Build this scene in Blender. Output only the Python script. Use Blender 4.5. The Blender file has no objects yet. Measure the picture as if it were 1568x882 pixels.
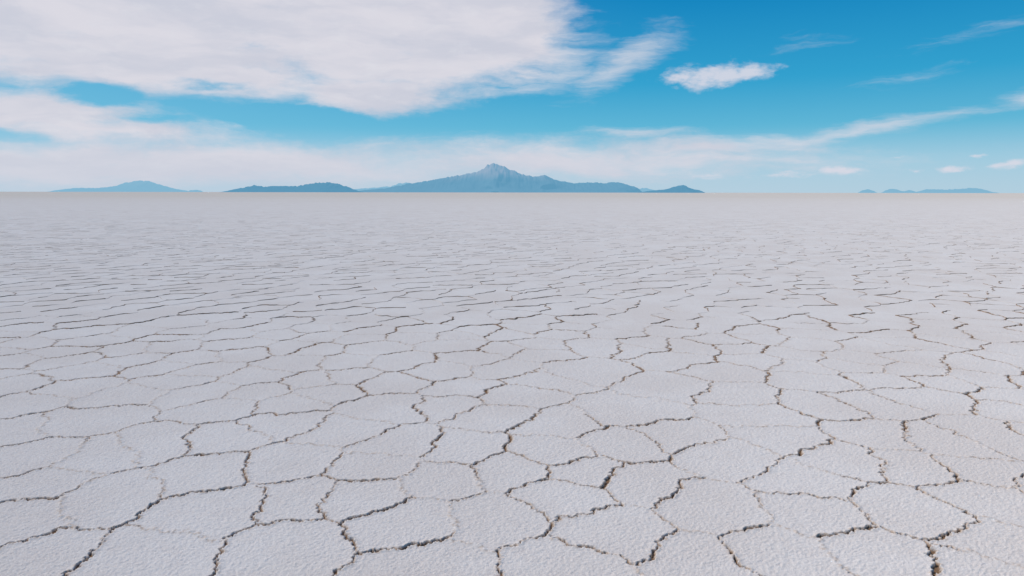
import bpy, math, numpy as np, random
from mathutils import Matrix, Vector
from mathutils.geometry import delaunay_2d_cdt
rng=np.random.default_rng(11); random.seed(7)
scene=bpy.context.scene
H=4.5; F=1045.33; PITCH=math.atan(146.5/F)

def lin(c):
    return tuple(((v/255)/12.92 if v/255<=0.04045 else ((v/255+0.055)/1.055)**2.4) for v in c)
def pdir(px,py):
    x=(px-784)/F; z=-(py-441)/F; y=1.0
    c,s=math.cos(PITCH),math.sin(PITCH)
    return x, y*c+z*s, -y*s+z*c
def azel(px,py):
    x,y,z=pdir(px,py); return math.atan2(x,y), math.atan2(z,math.hypot(x,y))
def ground_pt(px,py):
    x,y,z=pdir(px,py); t=-H/z; return x*t,y*t

# ---------------- camera
cam=bpy.data.cameras.new("camera"); co=bpy.data.objects.new("camera",cam); scene.collection.objects.link(co)
cam.lens=24; cam.sensor_width=36; cam.clip_start=0.1; cam.clip_end=200000
co.matrix_world=Matrix.Translation((0,0,H))@Matrix.Rotation(math.pi/2-PITCH,4,'X')@Matrix.Rotation(math.radians(0.08),4,'Z')
scene.camera=co

# ---------------- sun
SUN_DIR=Vector((-0.80,0.42,0.0)).normalized(); SUN_EL=math.radians(48)
to_sun=Vector((SUN_DIR.x*math.cos(SUN_EL),SUN_DIR.y*math.cos(SUN_EL),math.sin(SUN_EL)))
sl=bpy.data.lights.new("sun",'SUN'); sl.energy=3.55; sl.angle=math.radians(0.5); sl.color=(1,0.92,0.84)
so=bpy.data.objects.new("sun",sl); scene.collection.objects.link(so)
so.rotation_euler=(-to_sun).to_track_quat('-Z','Y').to_euler(); so.location=(0,0,50)

# ---------------- noise
def hash2(ix,iy,seed):
    h=(ix.astype(np.int64)*374761393+iy.astype(np.int64)*668265263+seed*1442695041)&0xFFFFFFFF
    h=((h^(h>>13))*1274126177)&0xFFFFFFFF
    h=((h^(h>>16))*2246822519)&0xFFFFFFFF
    return ((h^(h>>15))&0xFFFFFF)/float(0xFFFFFF)
def vnoise(x,y,seed=0):
    ix=np.floor(x);iy=np.floor(y);fx=x-ix;fy=y-iy
    fx=fx*fx*(3-2*fx);fy=fy*fy*(3-2*fy)
    a=hash2(ix,iy,seed);b=hash2(ix+1,iy,seed);c=hash2(ix,iy+1,seed);d=hash2(ix+1,iy+1,seed)
    return (a*(1-fx)+b*fx)*(1-fy)+(c*(1-fx)+d*fx)*fy
def fbm(x,y,oct=4,seed=0):
    s=0;a=0.5;t=0
    for i in range(oct):
        s=s+a*vnoise(x*2**i+i*17.3,y*2**i-i*9.1,seed+i);t+=a;a*=0.5
    return s/t

# ---------------- crack network (voronoi of plate centres)
centres_px=[(20,865),(215,858),(440,842),(655,868),(865,872),(1080,865),(1205,848),(1350,848),(1515,832),(1500,885),
(25,795),(325,782),(460,764),(557,758),(623,800),(755,795),(862,762),(935,815),(1095,777),(1245,787),(1400,785),(1225,735),(1525,765),
(55,745),(165,762),(310,726),(445,708),(575,714),(675,733),(785,720),(895,722),(985,738),(1115,700),
(605,683),(705,688),(850,692),(150,700),(30,705),(1290,700),(1400,712),(1500,720),
(235,682),(340,672),(950,680),(1030,668),(520,660),(430,650),(1200,670),(1350,668),(1450,680),(1540,672)]
pts=[ground_pt(*p) for p in centres_px]
man=np.array(pts)
a=1.55
rot=math.radians(9); cr,sr=math.cos(rot),math.sin(rot)
YMAX=170.0
n=int(YMAX*1.6/a)
jj,ii_=np.meshgrid(np.arange(-n,n),np.arange(-n,n),indexing='ij')
x=(ii_+0.5*(jj%2))*a*1.08; y=jj*a*0.84
cand=np.stack([x*cr-y*sr,x*sr+y*cr],-1).reshape(-1,2)
mk=(cand[:,1]>4.2)&(cand[:,1]<YMAX)&(np.abs(cand[:,0])<1.0*cand[:,1]+4)
cand=cand[mk]
amp=np.where(cand[:,1:2]<30,0.34,0.44)
cand+=rng.uniform(-1,1,cand.shape)*a*amp
near=cand[:,1]<25
keep=np.ones(len(cand),bool)
d=np.sqrt(((cand[near][:,None,:]-man[None])**2).sum(-1)).min(1)
keep[np.where(near)[0]]=d>1.1
keep&=rng.random(len(cand))>0.05
cand=cand[keep]
allp=[Vector(p) for p in pts]+[Vector((float(c[0]),float(c[1]))) for c in cand]
vo,ed,fa,_,_,_=delaunay_2d_cdt(allp,[],[],0,1e-5)
cc=[];emap={}
V=[(v.x,v.y) for v in vo]
for fi,f in enumerate(fa):
    (ax,ay),(bx,by),(cx,cy)=V[f[0]],V[f[1]],V[f[2]]
    D=2*(ax*(by-cy)+bx*(cy-ay)+cx*(ay-by))
    if abs(D)<1e-9: cc.append(None)
    else:
        A=ax*ax+ay*ay;B=bx*bx+by*by;C=cx*cx+cy*cy
        cc.append(((A*(by-cy)+B*(cy-ay)+C*(ay-by))/D,(A*(cx-bx)+B*(ax-cx)+C*(bx-ax))/D))
    for k in range(3):
        e=tuple(sorted((f[k],f[(k+1)%3]))); emap.setdefault(e,[]).append(fi)
edges=[]
for e,fs in emap.items():
    if len(fs)==2 and cc[fs[0]] and cc[fs[1]]:
        p,q=cc[fs[0]],cc[fs[1]]
        L=math.hypot(p[0]-q[0],p[1]-q[1])
        if L<0.02 or L>4: continue
        edges.append((p,q,L))
print("edges",len(edges))
def jag(p,q,minlen,amp=0.09):
    P=[np.array(p),np.array(q)]
    while True:
        L=np.linalg.norm(P[1]-P[0])
        if L<minlen: break
        N=[P[0]]
        for i in range(len(P)-1):
            m=(P[i]+P[i+1])/2; dd=P[i+1]-P[i]
            nn=np.array([-dd[1],dd[0]])
            u_=random.uniform(-1,1)
            m=m+dd*random.uniform(-0.12,0.12)+nn*u_*amp
            N+= [m,P[i+1]]
        P=N
        amp=min(amp*1.5,0.38)
    return np.array(P)
paths=[]
for p,q,L in edges:
    my=(p[1]+q[1])/2
    ml=0.06 if my<26 else (0.22 if my<60 else 0.6)
    P=jag(p,q,ml)
    dx,dy=q[0]-p[0],q[1]-p[1]
    if dy<0: dx,dy=-dx,-dy
    slope=dx/(L+1e-6)
    s=0.50+0.40*slope+random.uniform(-0.34,0.36)  # cracks running across the sun get their shade as extra width and dark tint
    n1=fbm(P[:,0]*1.1+5,P[:,1]*1.1,3,51)
    s=np.clip(s+(n1-0.5)*1.3,0.0,1.0)
    n2=vnoise(P[:,0]*8,P[:,1]*8,77)
    w=(0.002+0.026*s**1.3)*(0.35+1.1*n2)
    paths.append((P,w,s))

# ---------------- ground sheet
da=0.00160
y0,y1=6.4,26.0
nr=int(math.log(y1/y0)/da); S=0.92
nc=int(2*S/da)
rows_near=y0*np.exp(np.arange(nr)*math.log(y1/y0)/(nr-1))
s_near=np.linspace(-S,S,nc)
s_all=np.concatenate([-np.array([60,20,8,4,2.5,1.7,1.3,1.1]),s_near,np.array([1.1,1.3,1.7,2.5,4,8,20,60])])
rows_far=y1*np.exp(np.arange(1,70)*math.log(80000/y1)/69)
rows_back=np.array([-400,-100,-30,-10,0,4])
rows=np.concatenate([rows_back,rows_near,rows_far])
wrow=np.maximum(rows,y0)
X=wrow[:,None]*s_all[None,:]
Y=np.repeat(rows[:,None],len(s_all),1)
Z=np.zeros_like(X); CR=np.zeros_like(X); RM=np.zeros_like(X)
r0=len(rows_back); c0=8
Xn=X[r0:r0+nr,c0:c0+nc]; Yn=Y[r0:r0+nr,c0:c0+nc]
dist=np.full(Xn.shape,9.0); wid=np.zeros(Xn.shape); stg=np.zeros(Xn.shape)
lk=(nr-1)/math.log(y1/y0); R=0.13
for P,w,s in paths:
    if P[:,1].min()>y1+0.3 or P[:,1].max()<y0-0.3: continue
    for i in range(len(P)-1):
        A=P[i];B=P[i+1]
        ya=max(min(A[1],B[1])-R,y0); yb=min(max(A[1],B[1])+R,y1)
        if yb<=ya: continue
        ia=int(math.log(ya/y0)*lk); ib=min(nr,int(math.log(yb/y0)*lk)+2)
        xa=min(A[0],B[0])-R; xb=max(A[0],B[0])+R
        sa=min(xa/ya,xa/yb); sb=max(xb/ya,xb/yb)
        ja=max(0,int((sa+S)/(2*S)*(nc-1))); jb=min(nc,int((sb+S)/(2*S)*(nc-1))+2)
        if jb<=ja: continue
        xs=Xn[ia:ib,ja:jb]; ys=Yn[ia:ib,ja:jb]
        dd=B-A; l2=dd@dd+1e-12
        t=np.clip(((xs-A[0])*dd[0]+(ys-A[1])*dd[1])/l2,0,1)
        dd2=np.hypot(xs-A[0]-t*dd[0],ys-A[1]-t*dd[1])
        W=w[i]+(w[i+1]-w[i])*t
        m=dd2<dist[ia:ib,ja:jb]
        dist[ia:ib,ja:jb][m]=dd2[m]; wid[ia:ib,ja:jb][m]=W[m]
        stg[ia:ib,ja:jb][m]=(s[i]+(s[i+1]-s[i])*t)[m]
fade=np.clip((y1-Yn)/5.0,0,1)
nz1=vnoise(Xn*36,Yn*36,3); nz2=vnoise(Xn*80,Yn*80,4); nzb=fbm(Xn*1.2,Yn*1.2,3,9); nz3=vnoise(Xn*17,Yn*17,5)
dj=dist+(nz1-0.5)*0.026+(nz2-0.5)*0.018
sm=lambda x:x*x*(3-2*x)
wd=wid*(1+np.clip((Yn-12)/14,0,1)*0.5)
fiss=sm(np.clip((wd+0.005-dj)/0.010,0,1))*sm(np.clip((stg-0.12)*4.5,0,1))
rim=np.exp(-(np.clip(dj-wid,0,1)/0.032)**2)
rimw=np.exp(-(dist/0.09)**2)
Zn=-0.032*fiss + (1-fiss)*(rim*(0.001+0.011*nz3*nz3+0.009*nz1)+rimw*0.001)
Zn+=(1-fiss)*((nz1-0.5)*0.010+(nz2-0.5)*0.009+(nz3-0.5)*0.003)+(nzb-0.5)*0.012
Z[r0:r0+nr,c0:c0+nc]=Zn*fade
CR[r0:r0+nr,c0:c0+nc]=fiss*np.clip(fade*3,0,1); RM[r0:r0+nr,c0:c0+nc]=rim*fade
Z[r0,:]=0;Z[:,c0]=0;Z[:,c0+nc-1]=0
nR,nC=X.shape
co_=np.stack([X,Y,Z],-1).reshape(-1,3).astype(np.float32)
idx=np.arange(nR*nC,dtype=np.int32).reshape(nR,nC)
q=np.stack([idx[:-1,:-1],idx[:-1,1:],idx[1:,1:],idx[1:,:-1]],-1).reshape(-1,4)
def fast_mesh(name,co_,q,attrs,smooth=True):
    me=bpy.data.meshes.new(name)
    me.vertices.add(len(co_)); me.vertices.foreach_set("co",co_.ravel())
    me.loops.add(q.size); me.loops.foreach_set("vertex_index",q.ravel().astype(np.int32))
    me.polygons.add(len(q)); me.polygons.foreach_set("loop_start",np.arange(0,q.size,4,dtype=np.int32))
    me.polygons.foreach_set("use_smooth",np.full(len(q),smooth))
    for k,v in attrs.items():
        at=me.attributes.new(k,'FLOAT','POINT'); at.data.foreach_set("value",v.ravel().astype(np.float32))
    me.update(calc_edges=True)
    ob=bpy.data.objects.new(name,me); scene.collection.objects.link(ob); return ob
ground=fast_mesh("salt_flat_ground",co_,q,{"crack":CR,"rim":RM})

# ---------------- upturned crack edges farther out
YS=16.0
vs=[];qs=[];ss=[];base=0
for P,w,s in paths:
    my=P[:,1].mean()
    if my<YS: continue
    n_=len(P)
    T=np.gradient(P,axis=0); T/=np.linalg.norm(T,axis=1)[:,None]+1e-9
    N=np.stack([-T[:,1],T[:,0]],1)
    f=min(1,max(0.05,(my-YS)/9))
    fo=1-0.97*min(1,max(0,(my-30)/110))**0.55
    if random.random()>fo+0.2: continue
    hn=vnoise(P[:,0]*4,P[:,1]*4,31)
    st=np.clip((s-0.28)*1.6,0,1)
    hh=(0.003+0.026*st*(0.15+1.2*hn))*f*(0.3+0.7*fo)
    ww=w*0.9+0.010
    L=np.c_[P+N*ww[:,None],np.full(n_,-0.012)]
    Rr=np.c_[P-N*ww[:,None],np.full(n_,-0.012)]
    M=np.c_[P,hh]
    vs+= [L,M,Rr]; ss.append(np.concatenate([st,st,st])*(0.15+0.85*fo))
    ii=np.arange(n_-1)
    ii=ii[(st[:-1]>0.08)]
    if len(ii):
        qs.append(np.stack([base+ii,base+ii+1,base+n_+ii+1,base+n_+ii],1))
        qs.append(np.stack([base+n_+ii,base+n_+ii+1,base+2*n_+ii+1,base+2*n_+ii],1))
    base+=3*n_
cracks=fast_mesh("crack_ridges",np.concatenate(vs).astype(np.float32),np.concatenate(qs),{"crack":np.concatenate(ss)},False)
cracks.parent=ground

# ---------------- node helpers
class NT:
    def __init__(s,nt): s.nt=nt
    def n(s,t,**k):
        nd=s.nt.nodes.new(t)
        for a_,v in k.items(): setattr(nd,a_,v)
        return nd
    def l(s,a_,b): s.nt.links.new(a_,b)
    def m(s,op,a_,b=None,c=None,clamp=False):
        nd=s.n('ShaderNodeMath',operation=op); nd.use_clamp=clamp
        for i,v in enumerate((a_,b,c)):
            if v is None: continue
            if isinstance(v,(int,float)): nd.inputs[i].default_value=v
            else: s.l(v,nd.inputs[i])
        return nd.outputs[0]
    def mix(s,f,a_,b,bt='MIX'):
        nd=s.n('ShaderNodeMix',data_type='RGBA',blend_type=bt)
        for sk,v in ((nd.inputs[0],f),(nd.inputs[6],a_),(nd.inputs[7],b)):
            if isinstance(v,(int,float)): sk.default_value=v
            elif isinstance(v,tuple): sk.default_value=(*v[:3],1)
            else: s.l(v,sk)
        return nd.outputs[2]
    def mr(s,v,a_,b,c=0.0,d_=1.0,smooth=True):
        nd=s.n('ShaderNodeMapRange',interpolation_type='SMOOTHSTEP' if smooth else 'LINEAR')
        s.l(v,nd.inputs[0])
        for i,x in enumerate((a_,b,c,d_)): nd.inputs[i+1].default_value=x
        return nd.outputs[0]
    def noise(s,vec,scale,det=4,rough=0.5,out=0,dist=0.0):
        nd=s.n('ShaderNodeTexNoise'); nd.inputs['Scale'].default_value=scale; nd.inputs['Detail'].default_value=det
        nd.inputs['Roughness'].default_value=rough; nd.inputs['Distortion'].default_value=dist
        s.l(vec,nd.inputs['Vector']); return nd.outputs[out]
    def mapping(s,vec,loc=(0,0,0),rot=(0,0,0),sc=(1,1,1),t='POINT'):
        nd=s.n('ShaderNodeMapping',vector_type=t); s.l(vec,nd.inputs[0])
        nd.inputs[1].default_value=loc; nd.inputs[2].default_value=rot; nd.inputs[3].default_value=sc
        return nd.outputs[0]
def newmat(name):
    m=bpy.data.materials.new(name); m.use_nodes=True; m.node_tree.nodes.clear(); return m,NT(m.node_tree)

# ground material
m,t=newmat("salt_crust")
geo=t.n('ShaderNodeNewGeometry'); pos=geo.outputs['Position']
cr_=t.n('ShaderNodeAttribute',attribute_name="crack").outputs['Fac']
rm_=t.n('ShaderNodeAttribute',attribute_name="rim").outputs['Fac']
sep=t.n('ShaderNodeSeparateXYZ'); t.l(pos,sep.inputs[0])
big=t.noise(pos,0.3,3,0.55); med=t.noise(pos,3.0,3,0.6); fine=t.noise(pos,40,2,0.6)
col=t.mix(t.mr(big,0.35,0.65),(0.685,0.60,0.545),(0.73,0.655,0.605))
col=t.mix(t.m('MULTIPLY',t.mr(med,0.45,0.7),0.35),col,(0.66,0.57,0.515))
col=t.mix(t.m('MULTIPLY',t.mr(fine,0.50,0.66),0.5),col,(0.86,0.795,0.75))
rn=t.noise(pos,14,2,0.6)
col=t.mix(t.m('MULTIPLY',rm_,t.mr(rn,0.42,0.6,0.0,0.65)),col,(0.54,0.40,0.30))
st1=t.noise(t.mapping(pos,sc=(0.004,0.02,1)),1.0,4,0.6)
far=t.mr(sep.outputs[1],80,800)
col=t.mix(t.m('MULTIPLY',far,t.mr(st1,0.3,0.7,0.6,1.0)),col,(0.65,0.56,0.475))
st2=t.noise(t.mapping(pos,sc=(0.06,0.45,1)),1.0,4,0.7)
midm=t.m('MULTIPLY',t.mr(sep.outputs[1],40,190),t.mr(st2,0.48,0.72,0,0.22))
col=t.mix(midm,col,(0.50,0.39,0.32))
crn=t.noise(pos,30,2,0.6)
ccol=t.mix(crn,(0.11,0.062,0.035),(0.32,0.20,0.122))
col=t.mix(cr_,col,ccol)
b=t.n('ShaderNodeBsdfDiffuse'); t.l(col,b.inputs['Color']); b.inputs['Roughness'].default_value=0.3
h=t.m('ADD',t.m('MULTIPLY',t.noise(pos,75,2,0.65),0.8),t.m('MULTIPLY',rn,0.4))
bp=t.n('ShaderNodeBump'); bp.inputs['Strength'].default_value=0.65; bp.inputs['Distance'].default_value=0.02
t.l(h,bp.inputs['Height']); t.l(bp.outputs[0],b.inputs['Normal'])
o=t.n('ShaderNodeOutputMaterial'); t.l(b.outputs[0],o.inputs[0])
ground.data.materials.append(m)

m,t=newmat("crack_edge_mud_shade")
geo=t.n('ShaderNodeNewGeometry'); pos=geo.outputs['Position']
cr_=t.n('ShaderNodeAttribute',attribute_name="crack").outputs['Fac']
n_=t.noise(pos,7,2,0.6)
col=t.mix(n_,(0.15,0.09,0.055),(0.40,0.28,0.20))  # brown mud colour with the shade of the crack put into it
col=t.mix(t.mr(cr_,0.0,0.75),(0.65,0.555,0.48),col)
b=t.n('ShaderNodeBsdfDiffuse'); t.l(col,b.inputs['Color'])
o=t.n('ShaderNodeOutputMaterial'); t.l(b.outputs[0],o.inputs[0])
cracks.data.materials.append(m)

# ---------------- mountains
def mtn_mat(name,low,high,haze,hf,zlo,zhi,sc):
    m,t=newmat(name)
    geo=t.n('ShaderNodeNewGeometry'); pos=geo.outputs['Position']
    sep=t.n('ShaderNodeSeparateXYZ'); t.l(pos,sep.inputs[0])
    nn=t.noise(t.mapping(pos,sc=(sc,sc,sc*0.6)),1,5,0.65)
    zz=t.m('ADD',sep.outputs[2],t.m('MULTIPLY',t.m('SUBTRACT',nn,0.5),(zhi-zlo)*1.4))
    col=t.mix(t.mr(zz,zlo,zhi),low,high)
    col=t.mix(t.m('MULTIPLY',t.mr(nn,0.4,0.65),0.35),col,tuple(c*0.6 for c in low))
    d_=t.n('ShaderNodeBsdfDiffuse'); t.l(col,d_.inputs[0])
    e=t.n('ShaderNodeEmission'); e.inputs[0].default_value=(*haze,1); e.inputs[1].default_value=1  # distance haze put into the rock material as an even glow
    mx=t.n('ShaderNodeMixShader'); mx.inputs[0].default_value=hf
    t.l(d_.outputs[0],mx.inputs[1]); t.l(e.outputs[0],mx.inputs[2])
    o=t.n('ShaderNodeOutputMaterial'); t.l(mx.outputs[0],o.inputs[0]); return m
def range_mesh(name,prof,D,depth,mat,rug,seed):
    px=np.array([p[0] for p in prof],float); py=np.array([p[1] for p in prof],float)
    xw=(px-784)*D/F/ (math.cos(PITCH)+0.14*math.sin(PITCH))
    hw=np.maximum(0,(295.5-py)*D/F*1.06)
    NX=int(max(120,(px[-1]-px[0])*1.6)); NY=60
    xs=np.linspace(xw[0],xw[-1],NX); ts=np.linspace(-1,1,NY)
    Xg,Tg=np.meshgrid(xs,ts)
    span=xs[-1]-xs[0]
    sc=6.0/ depth
    wx=(fbm(Xg*sc,Tg*3,3,seed)-0.5)*depth*0.25*np.abs(Tg)
    Hh=np.interp(Xg+wx,xw,hw)
    rid=1-np.abs(2*fbm(Xg*sc*1.3,Tg*2.2+5,5,seed+9)-1)
    prof_t=(1-np.abs(Tg)**0.9)
    env=np.clip(np.minimum(Xg-xs[0],xs[-1]-Xg)/(0.02*span),0,1)
    Zg=Hh*prof_t*(1-rug*np.abs(Tg)*(1-rid)*1.8)
    jag_=(fbm(Xg*F/D*0.35,Tg*4,4,seed+3)-0.5)
    Zg=Zg+ jag_*(D/F)*3.0*np.clip(Hh/(D/F*12),0,1)*prof_t
    Zg=np.maximum(Zg,0)*env-2
    Yg=D+Tg*depth*0.5*(0.35+0.65*np.clip(Hh/hw.max(),0,1))
    c=np.stack([Xg,Yg,Zg],-1).reshape(-1,3).astype(np.float32)
    idx=np.arange(NX*NY,dtype=np.int32).reshape(NY,NX)
    q=np.stack([idx[:-1,:-1],idx[:-1,1:],idx[1:,1:],idx[1:,:-1]],-1).reshape(-1,4)
    ob=fast_mesh(name,c,q,{},True); ob.data.materials.append(mat); return ob
D=20000; u=D/F
mm=mtn_mat("volcano_rock_haze",(0.22,0.27,0.30),(0.95,0.60,0.52),lin((104,166,200)),0.79,15*u,32*u,1/900)
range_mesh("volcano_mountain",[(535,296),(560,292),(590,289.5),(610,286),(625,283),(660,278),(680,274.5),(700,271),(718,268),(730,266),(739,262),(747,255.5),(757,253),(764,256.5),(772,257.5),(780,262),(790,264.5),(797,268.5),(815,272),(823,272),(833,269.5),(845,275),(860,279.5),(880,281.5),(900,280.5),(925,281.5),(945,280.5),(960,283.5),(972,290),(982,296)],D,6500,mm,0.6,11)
D2=16000
m2=mtn_mat("hill_rock_haze",(0.17,0.22,0.24),(0.30,0.30,0.28),lin((93,158,194)),0.80,5*u,16*u,1/500)
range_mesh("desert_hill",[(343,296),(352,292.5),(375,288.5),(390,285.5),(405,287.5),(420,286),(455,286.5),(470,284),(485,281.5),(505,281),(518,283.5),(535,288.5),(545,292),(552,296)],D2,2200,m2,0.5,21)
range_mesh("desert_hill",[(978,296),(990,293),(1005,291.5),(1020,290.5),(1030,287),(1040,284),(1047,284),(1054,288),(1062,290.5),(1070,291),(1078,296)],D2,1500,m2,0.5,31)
D3=34000;u3=D3/F
m3=mtn_mat("far_rock_haze",(0.14,0.18,0.2),(0.28,0.26,0.25),lin((137,189,217)),0.88,5*u3,16*u3,1/1500)
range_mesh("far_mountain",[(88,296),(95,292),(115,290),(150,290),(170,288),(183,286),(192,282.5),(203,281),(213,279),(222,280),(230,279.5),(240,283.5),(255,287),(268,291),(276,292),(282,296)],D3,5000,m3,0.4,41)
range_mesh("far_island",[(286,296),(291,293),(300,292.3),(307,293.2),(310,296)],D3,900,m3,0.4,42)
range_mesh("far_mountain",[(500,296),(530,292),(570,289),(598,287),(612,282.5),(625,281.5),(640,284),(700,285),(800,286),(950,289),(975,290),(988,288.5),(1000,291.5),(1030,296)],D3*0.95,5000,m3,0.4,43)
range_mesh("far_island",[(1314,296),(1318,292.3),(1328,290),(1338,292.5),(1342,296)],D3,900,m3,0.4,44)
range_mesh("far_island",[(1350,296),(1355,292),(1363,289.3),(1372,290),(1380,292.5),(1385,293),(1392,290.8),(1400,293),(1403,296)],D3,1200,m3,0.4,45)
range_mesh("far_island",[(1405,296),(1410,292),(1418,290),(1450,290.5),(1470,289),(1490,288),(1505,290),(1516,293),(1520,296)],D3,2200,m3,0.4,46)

# ---------------- sky
w=bpy.data.worlds.new("World"); scene.world=w; w.use_nodes=True; w.node_tree.nodes.clear(); t=NT(w.node_tree)
w.cycles.sampling_method='NONE'
tc=t.n('ShaderNodeTexCoord'); sp=t.n('ShaderNodeSeparateXYZ'); t.l(tc.outputs['Generated'],sp.inputs[0])
x,y,z=sp.outputs
az=t.m('ARCTAN2',x,y); hyp=t.m('SQRT',t.m('ADD',t.m('MULTIPLY',x,x),t.m('MULTIPLY',y,y)))
el=t.m('ARCTAN2',z,hyp)
cb=t.n('ShaderNodeCombineXYZ'); t.l(az,cb.inputs[0]); t.l(el,cb.inputs[1]); UV0=cb.outputs[0]
wn=t.noise(t.mapping(UV0,sc=(5,14,1)),1.0,5,0.6,out=1)
vm=t.n('ShaderNodeVectorMath',operation='SUBTRACT'); t.l(wn,vm.inputs[0]); vm.inputs[1].default_value=(0.5,0.5,0.5)
vm2=t.n('ShaderNodeVectorMath',operation='MULTIPLY'); t.l(vm.outputs[0],vm2.inputs[0]); vm2.inputs[1].default_value=(0.14,0.048,0)
vm3=t.n('ShaderNodeVectorMath',operation='ADD'); t.l(UV0,vm3.inputs[0]); t.l(vm2.outputs[0],vm3.inputs[1]); UV=vm3.outputs[0]
wn2=t.noise(t.mapping(UV0,sc=(22,45,1)),1.0,4,0.6,out=1)
vs1=t.n('ShaderNodeVectorMath',operation='SUBTRACT'); t.l(wn2,vs1.inputs[0]); vs1.inputs[1].default_value=(0.5,0.5,0.5)
vs2=t.n('ShaderNodeVectorMath',operation='MULTIPLY_ADD'); t.l(vs1.outputs[0],vs2.inputs[0]); vs2.inputs[1].default_value=(0.05,0.022,0); t.l(UV0,vs2.inputs[2]); UVs=vs2.outputs[0]
def blob(px,py,rx,ry,rot=0,g=1.0,soft=26,uv=None):
    a0,e0=azel(px,py)
    ra=(azel(px+min(rx,100),py)[0]-azel(px-min(rx,100),py)[0])/2*rx/min(rx,100)
    re=(azel(px,py-min(ry,100))[1]-azel(px,py+min(ry,100))[1])/2*ry/min(ry,100)
    mp=t.mapping(uv or UV,loc=(a0,e0,0),rot=(0,0,math.radians(rot)),sc=(ra,re,1),t='TEXTURE')
    ln=t.n('ShaderNodeVectorMath',operation='LENGTH'); t.l(mp,ln.inputs[0])
    k=max(ry/soft,0.5)*g
    return t.m('MULTIPLY',t.m('SUBTRACT',1.0,ln.outputs['Value']),k)
def union(bl):
    r=None
    for b_ in bl: r=b_ if r is None else t.m('MAXIMUM',r,b_)
    return r
thick=[blob(*p) for p in [(200,10,520,130,0,1,36),(610,50,250,115,0,1,36),(735,35,155,110,0,1,36),(560,139,135,50,-3),(250,110,420,45),
 (30,170,260,40),(150,200,300,30,-2),(250,250,720,42),(850,245,420,34,0,.8),(-500,80,500,200)]]
thin=[blob(*p) for p in [(1300,203,250,15,8,1.1,16),(1130,222,160,16,3,1.2,16),(965,202,80,9,-3,.9,9),(950,92,115,34,24,1.1,36),(860,90,70,58,10,.85,50),(810,135,80,16,4,.9,18),
 (1490,55,80,9,8,.45,14),(1240,64,45,6,0,.4,10),(1385,122,50,6,8,.38,12),(1560,154,65,16,5,1.0,18),(1000,250,260,22,2,.7,22)]]
cu=[blob(*p,uv=UVs) for p in [(1095,117,80,19,2,1.3,21),(1145,109,44,19,0,1.1,18),(1050,116,44,15,5,1.1,16),(1292,261,34,6,0,1.2,7),(1460,257,26,6,0,1.2,7),(1550,250,36,7,10,1.1,8),(1498,236,13,4,0,1.1,6),(1375,237,17,3,0,1.0,6),(1190,267,50,5,0,.8,7),(1080,267,30,5,0,.8,7),(1395,262,14,4,0,.9,6)]]
holes=[blob(*p,uv=UVs) for p in [(150,146,80,22,6,1.1,24),(325,128,80,10,2,.8,14),(470,184,140,23,-2,1.3,22),(640,190,140,16,4,.8,22),(15,208,80,13,0,.7,16),(230,182,70,8,0,.6,12),(385,72,70,14,0,.3,16)]]
hl=t.m('MAXIMUM',union(holes),0.0)
na=t.noise(t.mapping(UV,rot=(0,0,math.radians(-8)),sc=(8,28,1)),1.0,6,0.62)
nb=t.noise(t.mapping(UV0,sc=(22,50,1)),1.0,5,0.65)
nf=t.noise(t.mapping(UV,rot=(0,0,math.radians(-18)),sc=(9,70,1)),1.0,5,0.68)
nA=t.m('MULTIPLY',t.m('SUBTRACT',na,0.5),1.7); nB=t.m('MULTIPLY',t.m('SUBTRACT',nb,0.5),0.8); nF=t.m('MULTIPLY',t.m('SUBTRACT',nf,0.5),1.6)
f=t.m('MINIMUM',union(thick),1.25)
f=t.m('SUBTRACT',f,t.m('MULTIPLY',hl,1.6))
f=t.m('ADD',t.m('ADD',f,nA),t.m('ADD',nB,t.m('MULTIPLY',nF,0.3)))
dens=t.mr(f,-0.35,1.1)
ft=t.m('ADD',union(thin),t.m('ADD',nF,t.m('MULTIPLY',nA,0.5)))
denst=t.mr(ft,-0.2,1.2,0,0.82)
fc=t.m('ADD',union(cu),t.m('MULTIPLY',t.m('SUBTRACT',nb,0.5),2.7))
densc=t.mr(fc,-0.2,1.0,0,0.86)
ramp=t.n('ShaderNodeValToRGB'); t.l(t.m('DIVIDE',el,math.radians(90)),ramp.inputs[0])
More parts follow.
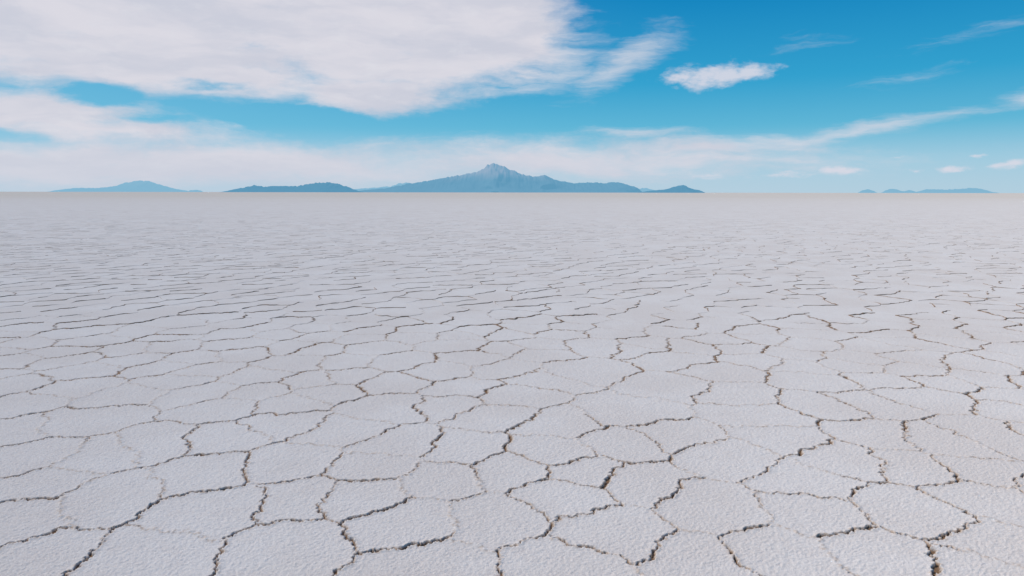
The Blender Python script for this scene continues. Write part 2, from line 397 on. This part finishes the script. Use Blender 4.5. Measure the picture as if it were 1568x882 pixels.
er=ramp.color_ramp; er.elements[0].position=0; er.elements[0].color=(*lin((170,204,223)),1)
er.elements[1].position=1; er.elements[1].color=(*lin((20,80,150)),1)
for dg,c in ((2.4,(150,201,223)),(5,(98,183,215)),(8.6,(48,162,208)),(15,(4,132,193)),(30,(10,105,175))):
    e_=er.elements.new(dg/90); e_.color=(*lin(c),1)
sky=t.n('ShaderNodeTexSky',sky_type='NISHITA'); sky.sun_disc=False; sky.sun_elevation=SUN_EL
sky.sun_rotation=math.atan2(to_sun.x,to_sun.y)
sky.altitude=3650
nsc=t.n('ShaderNodeVectorMath',operation='MULTIPLY'); t.l(sky.outputs[0],nsc.inputs[0]); nsc.inputs[1].default_value=(0.03,0.09,0.10)
base=t.mix(0.12,ramp.outputs[0],nsc.outputs[0])
lft=t.mr(az,0.25,-0.7)
base=t.mix(t.m('MULTIPLY',lft,0.4),base,lin((130,193,223)))
hz=t.m('MULTIPLY',t.mr(el,math.radians(5.5),0.0),t.mr(az,0.75,-0.5,0.5,0.92))
base=t.mix(hz,base,lin((188,207,223)))
nc_=t.noise(t.mapping(UV,rot=(0,0,math.radians(-5)),sc=(5,22,1),loc=(3,1,0)),1.0,4,0.6)
ccol=t.mix(t.mr(nc_,0.35,0.65),lin((206,207,219)),lin((222,219,227)))
ccol=t.mix(t.mr(nb,0.5,0.75,0,0.35),ccol,lin((226,226,232)))
low=t.mr(el,math.radians(5),0.0)
ccol=t.mix(t.m('MULTIPLY',low,0.75),ccol,lin((204,209,222)))
outc=t.mix(denst,base,t.mix(0.5,ccol,lin((205,215,228))))
outc=t.mix(t.m('MULTIPLY',dens,0.96),outc,ccol)
outc=t.mix(densc,outc,lin((218,218,229)))
bg=t.n('ShaderNodeBackground'); t.l(outc,bg.inputs[0]); bg.inputs[1].default_value=1.0
o=t.n('ShaderNodeOutputWorld'); t.l(bg.outputs[0],o.inputs[0])

scene.view_settings.view_transform='Standard'; scene.view_settings.look='None'; scene.view_settings.exposure=0
